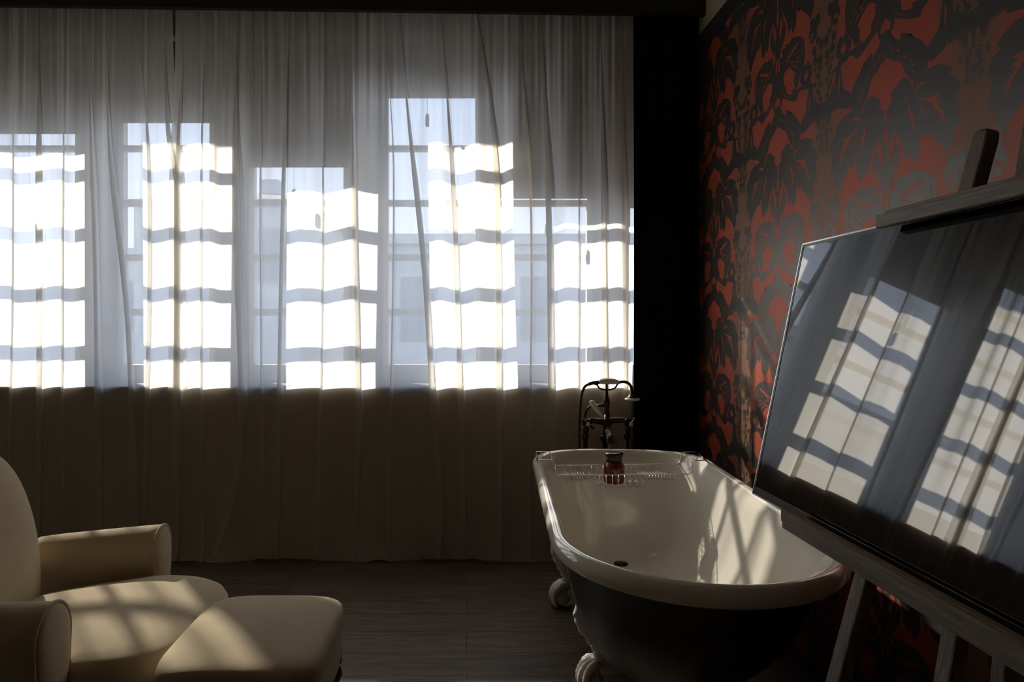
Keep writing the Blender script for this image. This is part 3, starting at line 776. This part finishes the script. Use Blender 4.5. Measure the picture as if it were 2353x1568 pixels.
# ------------------------------------------------------------------ wire caddy across the bath, jar
cd = empty('bath_caddy', (.62, 2.75, .62)); tag(cd, 'chrome wire bath caddy laid across the far end of the tub', 'bath rack')
O3 = Vector(cd.location)
def L3(x, y, d): return at(x, y, d) - O3
db, dfr = 2.84, 2.66
zt, zl = .6235, .566
def yz(z, d): return VY + (H - z) / F * d if False else VY + (H - z) * F / d
def Q(x, z, d): return L3(x, yz(z, d), d)
back = [Q(1231, zt, db), Q(1262, zt, db), Q(1267, zt - .01, db), Q(1268, zl + .008, db), Q(1276, zl, db), Q(1556, zl + .006, db), Q(1563, zl + .016, db), Q(1566, zt - .008, db), Q(1574, zt, db), Q(1600, zt, db)]
front = [Q(1235, zt, dfr), Q(1270, zt, dfr), Q(1275, zt - .01, dfr), Q(1277, zl + .008, dfr), Q(1286, zl, dfr), Q(1582, zl + .004, dfr), Q(1589, zl + .014, dfr), Q(1592, zt - .008, dfr), Q(1600, zt, dfr), Q(1622, zt, dfr)]
for pth in (back, front):
    f = MB(); f.tube(pth, .0026, 8); f.build('side_rail', M['chrome'], cd)
f = MB(); f.tube([back[0], front[0]], .0034, 8); f.build('end_grip', M['bezel'], cd)
f = MB(); f.tube([back[-1], front[-1]], .0034, 8); f.build('end_grip', M['bezel'], cd)
def cross(xf, dep):
    X_ = (xf - VX) / F * dfr - O3.x
    a = Vector((X_, dfr - O3.y, zl - O3.z)); b = Vector((X_, db - O3.y, zl - O3.z))
    f = MB(); dv = Vector((0, 0, -dep)); f.tube([a, a + dv, b + dv, b], .0014, 6); f.build('cross_wire', M['chrome'], cd)
for k in range(9): cross(1298 + k * 6.8, .018)
for k in range(9): cross(1493 + k * 6.8, .018)
for k in range(8): cross(1379 + k * 14.2, .052)
cross(1366, .018); cross(1493 - 8, .018)
f = MB()
xa = (1379 - VX) / F * dfr - O3.x; xb = (1379 + 7 * 14.2 - VX) / F * dfr - O3.x
for yy in (2.70, 2.75, 2.80): f.tube([Vector((xa, yy - O3.y, zl - .052 - O3.z)), Vector((xb, yy - O3.y, zl - .052 - O3.z))], .0012, 6)
f.build('tray_wires', M['chrome'], cd)
jc = at(1411, 1090, 2.755); zj = zl - .0505
jar = empty('apothecary_jar', (jc.x, 2.755, zj)); tag(jar, 'squat amber glass jar with a black stopper standing in the bath caddy', 'jar')
f = MB(); f.lathe([(.001, .0), (.036, .0), (.0405, .004), (.0415, .012), (.0415, .060), (.0400, .070), (.034, .080), (.030, .086), (.030, .094), (.001, .094)], n=36); f.build('jar_body', M['amber'], jar)
f = MB(); f.lathe([(.0315, .0825), (.032, .100), (.0335, .106), (.0370, .110), (.0375, .117), (.034, .121), (.022, .123), (.014, .122), (.001, .122)], n=36); f.build('stopper', M['lid'], jar)

# ------------------------------------------------------------------ television on the easel
LEAN = math.atan(.2037)
U = Vector((math.sin(LEAN), 0, math.cos(LEAN))); N_ = Vector((-math.cos(LEAN), 0, math.sin(LEAN))); Yv = Vector((0, 1, 0))
TVB = Vector((.614, 1.468, .788)); TH = .549 ; TW = .955
TYAW = math.radians(1.1)
tv = empty('television', TVB, TYAW); tag(tv, 'large black flat screen television leaning on the wooden easel, reflecting the windows', 'television')
def pl(y, u, n): return Yv * y + U * u + N_ * n
def slab(mb, y0, y1, u0, u1, n0, n1, mi=0):
    vs = [pl(y, u, n) for y in (y0, y1) for u in (u0, u1) for n in (n0, n1)]
    mb.add(vs, [(0, 1, 3, 2), (4, 6, 7, 5), (0, 4, 5, 1), (2, 3, 7, 6), (0, 2, 6, 4), (1, 5, 7, 3)], mi)
f = MB(); slab(f, -TW + .002, -.002, .002, TH - .002, -.030, -.002); f.build('casing', M['bezel'], tv)
f = MB()
for (a, b, c, d_) in ((-TW, 0, 0, .003), (-TW, 0, TH - .003, TH), (-.003, 0, 0, TH), (-TW, -TW + .003, 0, TH)): slab(f, a, b, c, d_, -.026, .0005)
f.build('metal_edge', M['silver'], tv)
f = MB()
for (a, b, c, d_) in ((-TW + .003, -.003, .003, .018), (-TW + .003, -.003, TH - .008, TH - .003), (-.008, -.003, .003, TH - .003), (-TW + .003, -TW + .008, .003, TH - .003)): slab(f, a, b, c, d_, -.002, .0)
f.build('bezel', M['bezel'], tv)
f = MB(); slab(f, -TW + .008, -.008, .018, TH - .008, -.002, -.0008); f.build('screen', M['screen'], tv)
f = MB(); slab(f, -.70, -.25, .10, .40, -.055, -.030); f.build('rear_housing', M['bezel'], tv, bevel=.006)

KS = .8155
ea = empty('display_easel', (.65, .94, 0)); tag(ea, 'grey-brown wooden easel carrying the television in front of the red wall', 'easel')
OE = Vector(ea.location); ea.rotation_euler.z = TYAW; ea.location = TVB + Matrix.Rotation(TYAW, 3, 'Z') @ (OE - TVB)
def prism(mb, a, b, wy, wx_, cap=0.0):
    """bar from a to b, wy wide along the easel, wx_ thick"""
    a = Vector(a) - OE; b = Vector(b) - OE; t = (b - a).normalized(); y_ = (Yv - t * Yv.dot(t)).normalized(); x_ = t.cross(y_).normalized()
    def ring(c, sy, sx): return [c + y_ * (i * wy / 2 * sy) + x_ * (j * wx_ / 2 * sx) for i, j in ((-1, -1), (1, -1), (1, 1), (-1, 1))]
    rs = [ring(a, 1, 1)]
    if cap: rs += [ring(b - t * cap, 1, 1), ring(b - t * cap * .3, .86, 1), ring(b, .5, .9)]
    else: rs += [ring(b, 1, 1)]
    mb.rings(rs, True, True, True, 0, False)
def inplane(px, py, off):   # point of the easel plane (off metres behind the screen) seen at a pixel
    base = TVB - N_ * off; ray = Vector(((px - VX) / F, 1, -(py - VY) / F)); cpos = Vector((0, 0, H))
    return cpos + ray * ((base - cpos).dot(N_) / ray.dot(N_))
a = inplane(1970, 1372, .046); b = inplane(2262, 297, .046); t = (b - a); a = a - t * (a.z / t.z)
f = MB(); prism(f, a, b, .033, .022, .02); f.build('front_leg', M['easelup'], ea, bevel=.003)
cmid = .93
a2 = Vector((a.x, 2 * cmid - a.y, 0)); b2 = Vector((b.x, 2 * cmid - b.y, b.z))
f = MB(); prism(f, a2, b2, .033, .022, .02); f.build('front_leg', M['easelup'], ea, bevel=.003)
a = inplane(2172, 1500, .046); b = inplane(2352, 400, .046); t = b - a; b = a + t * ((1.78 - a.z) / t.z); a = a + t * ((.45 - a.z) / t.z)
f = MB(); prism(f, a, b, .029, .020, .015); f.build('centre_mast', M['easelup'], ea, bevel=.003)
f = MB(); prism(f, (.895, 1.19, 0), (.80, .955, 1.42), .028, .020); f.build('rear_leg', M['easelup'], ea, bevel=.003)
f = MB(); 
def bar(x0, x1, y0, y1, z0, z1, mi=0):
    g = lambda v: v * KS
    f.box(g(x0) - OE.x, g(x1) - OE.x, g(y0) - OE.y, g(y1) - OE.y, H + g(z0 - H), H + g(z1 - H), mi)
xf = .7135
bar(xf, xf + .018, .60, 1.56, .703, .7305)
bar(xf + .0045, xf + .018, .605, 1.555, .7304, .7318, 1)
f.build('ledge_lip', [M['easel'], mat('raw oak edge', (.23, .14, .065), .6, var=.2, vscale=30)], ea)
f = MB(); bar(xf + .003, xf + .090, .60, 1.562, .6865, .7035); f.build('bottom_ledge', M['easel'], ea, bevel=.0016)
f = MB(); bar(.851, .868, .62, 1.431, 1.354, 1.3795); bar(.868, .945, .62, 1.431, 1.3745, 1.3795 + .010)
f.build('top_clamp', M['easel'], ea, bevel=.0012)

# ------------------------------------------------------------------ upholstery
def supere(a, b, n_, N=72, cx=0, cy=0):
    out = []
    for i in range(N):
        t = 2 * PI * i / N; c, s_ = math.cos(t), math.sin(t)
        out.append((cx + a * math.copysign(abs(c) ** (2 / n_), c), cy + b * math.copysign(abs(s_) ** (2 / n_), s_)))
    return out

# footstool
fsx, fsy = -.500, 1.642
fs = empty('footstool', (fsx, fsy, 0), 0.0); tag(fs, 'square beige upholstered footstool on dark turned legs in front of the armchair', 'footstool')
m = MB(); rs = []
for (sc, z, nn) in ((.80, .272, 5), (.955, .270, 5), (.985, .285, 5), (.975, .325, 5.2), (.985, .360, 5.5), (1.0, .385, 6), (.99, .399, 6), (.955, .409, 5), (.88, .416, 4.2), (.75, .421, 3.6), (.55, .426, 3), (.3, .430, 2.4), (.08, .431, 2)):
    rs.append([Vector((x, y, z + .011 * (1 if z > .35 else 0))) for x, y in supere(.182 * sc, .212 * sc, nn)])
m.rings(rs, True, True); o = m.build('cushion', M['upholstery'], fs); o.modifiers.new('sub', 'SUBSURF').render_levels = 1
legp = [(.010, .28), (.020, .275), (.021, .255), (.013, .248), (.019, .238), (.022, .222), (.015, .205), (.011, .198), (.017, .190), (.019, .165), (.014, .120), (.010, .070), (.013, .062), (.010, .054), (.009, .030)]
for sx in (-1, 1):
    for sy in (-1, 1):
        f = MB(); f.lathe(legp, (sx * .148, sy * .172, 0), n=20); lg = f.build('leg', M['darkwood'], fs)
        f = MB(); f.lathe([(.012, .034), (.0125, .026), (.008, .018)], (sx * .148, sy * .172, 0), n=16); f.lathe([(.003, -.008), (.013, -.006), (.013, .006), (.003, .008)], (sx * .148, sy * .172, .0135), axis=(0, 1, 0), n=16); f.build('caster', M['brass'], lg)

# armchair, facing +x
ch = empty('armchair', (-1.0, 1.775, 0), math.radians(1.5)); tag(ch, 'low beige upholstered armchair with rounded back and piped arms by the curtain', 'armchair')
CX, CY = -1.0, 1.775
# seat
m = MB(); rs = []
def seat_ring(sc, z, crown):
    out = []
    for x, y in supere(.325 * sc, .285 * sc, 3.6, 96):
        X_ = x + .015; k = (X_ + .325) / .65        # 0 back .. 1 front
        hwd = .82 + .18 * min(1, max(0, (k - .35) / .3))
        out.append(Vector((X_, y * hwd, z + crown * (-.030 + .038 * k + .020 * math.sin(PI * min(1, k * .95))))))
    return out
for sc, z, cw in ((.7, .20, 0), (.93, .20, 0), (.955, .23, 0), (.96, .27, .2), (.985, .31, .5), (1, .340, .8), (.995, .362, 1), (.965, .380, 1), (.91, .391, 1), (.80, .399, 1), (.62, .405, 1), (.4, .408, 1), (.15, .409, 1)):
    rs.append(seat_ring(sc, z, cw))
m.rings(rs, True, True); m.build('seat_cushion', M['upholstery'], ch)
# base under the seat
m = MB(); m.rings([[Vector((x - .03, y, z)) for x, y in supere(.27 * s_, .25 * s_, 6)] for s_, z in ((.9, .165), (.98, .17), (1, .19), (1, .26))], True, True); m.build('seat_base', M['upholstery'], ch)
# arms
def arm(sy, yc, thick, z_front, z_back, x_front):
    m = MB(); rs = []
    x_back = -.30
    for i in range(15):
        t = i / 14; x = x_back + (x_front - x_back) * t
        zt_ = z_back + (z_front - z_back) * (t ** .8); th = thick * (1 + .10 * t); lean = sy * .02 * t
        if i == 14: rs_sc = .93; x += .000
        else: rs_sc = 1.0
        ring = []
        n = 40
        for j in range(n):
            a = 2 * PI * j / n; c, s_ = math.cos(a), math.sin(a)
            # rounded roll on top, narrower panel below
            if s_ >= 0: y = th / 2 * c; z = zt_ - th * .55 + th * .55 * s_
            else:
                k = -s_; y = th / 2 * c * (1 - .22 * min(1, k * 1.4)); z = (zt_ - th * .55) - (zt_ - th * .55 - .19) * (k ** .9)
            ring.append(Vector((x, yc + lean + y * rs_sc, z)))
        rs.append(ring)
    # softly domed front panel
    last = rs[-1]; c0 = sum(last, Vector()) / len(last)
    for k, (sc, dx) in enumerate(((.96, .007), (.85, .011), (.6, .015), (.3, .017))):
        rs.append([c0 + (p - c0) * sc + Vector((dx, 0, 0)) for p in last])
    m.rings(rs, True, True)
    o = m.build('armrest', M['upholstery'], ch)
    f = MB(); pp = rs[13]; cc = sum(pp, Vector()) / len(pp)
    f.tube([cc + (p - cc) * 1.0 + Vector((.030, 0, 0)) for p in pp], .0045, 8, closed=True); f.build('piping', M['upholstery'], o)
arm(-1, -.300, .125, .557, .540, .105)
arm(1, .325, .115, .530, .500, .060)
# back: tall arched pad leaning a little backwards
m = MB(); rs = []
def arch(sc, depth):
    out = []; hw, zt_, zb_ = .275 * sc, .845, .19
    zc = .52
    for i in range(80):
        a = 2 * PI * i / 80; c, s_ = math.cos(a), math.sin(a)
        y = hw * math.copysign(abs(c) ** (2 / 2.5), c)
        z = zc + ((zt_ - zc) * sc if s_ > 0 else (zc - zb_) * sc) * math.copysign(abs(s_) ** (2 / 2.3), s_)
        x = -.215 - .16 * (z - .35) + depth
        if z < .55: y *= .93 + .07 * (z - .2) / .35
        out.append(Vector((x, y - .03, z)))
    return out
for sc, dp in ((.3, -.135), (.8, -.135), (.95, -.125), (1, -.09), (1, -.05), (.985, -.025), (.95, -.008), (.88, .006), (.75, .018), (.55, .027), (.3, .032), (.1, .033)):
    rs.append(arch(sc, dp))
m.rings(rs, True, True); m.build('backrest', M['upholstery'], ch)
for sx, sy in ((.2, -1), (.2, 1), (-.24, -1), (-.24, 1)):
    f = MB(); f.lathe([(r_, z * .62) for r_, z in legp], (sx, sy * .2, 0), n=18); lg = f.build('leg', M['darkwood'], ch)
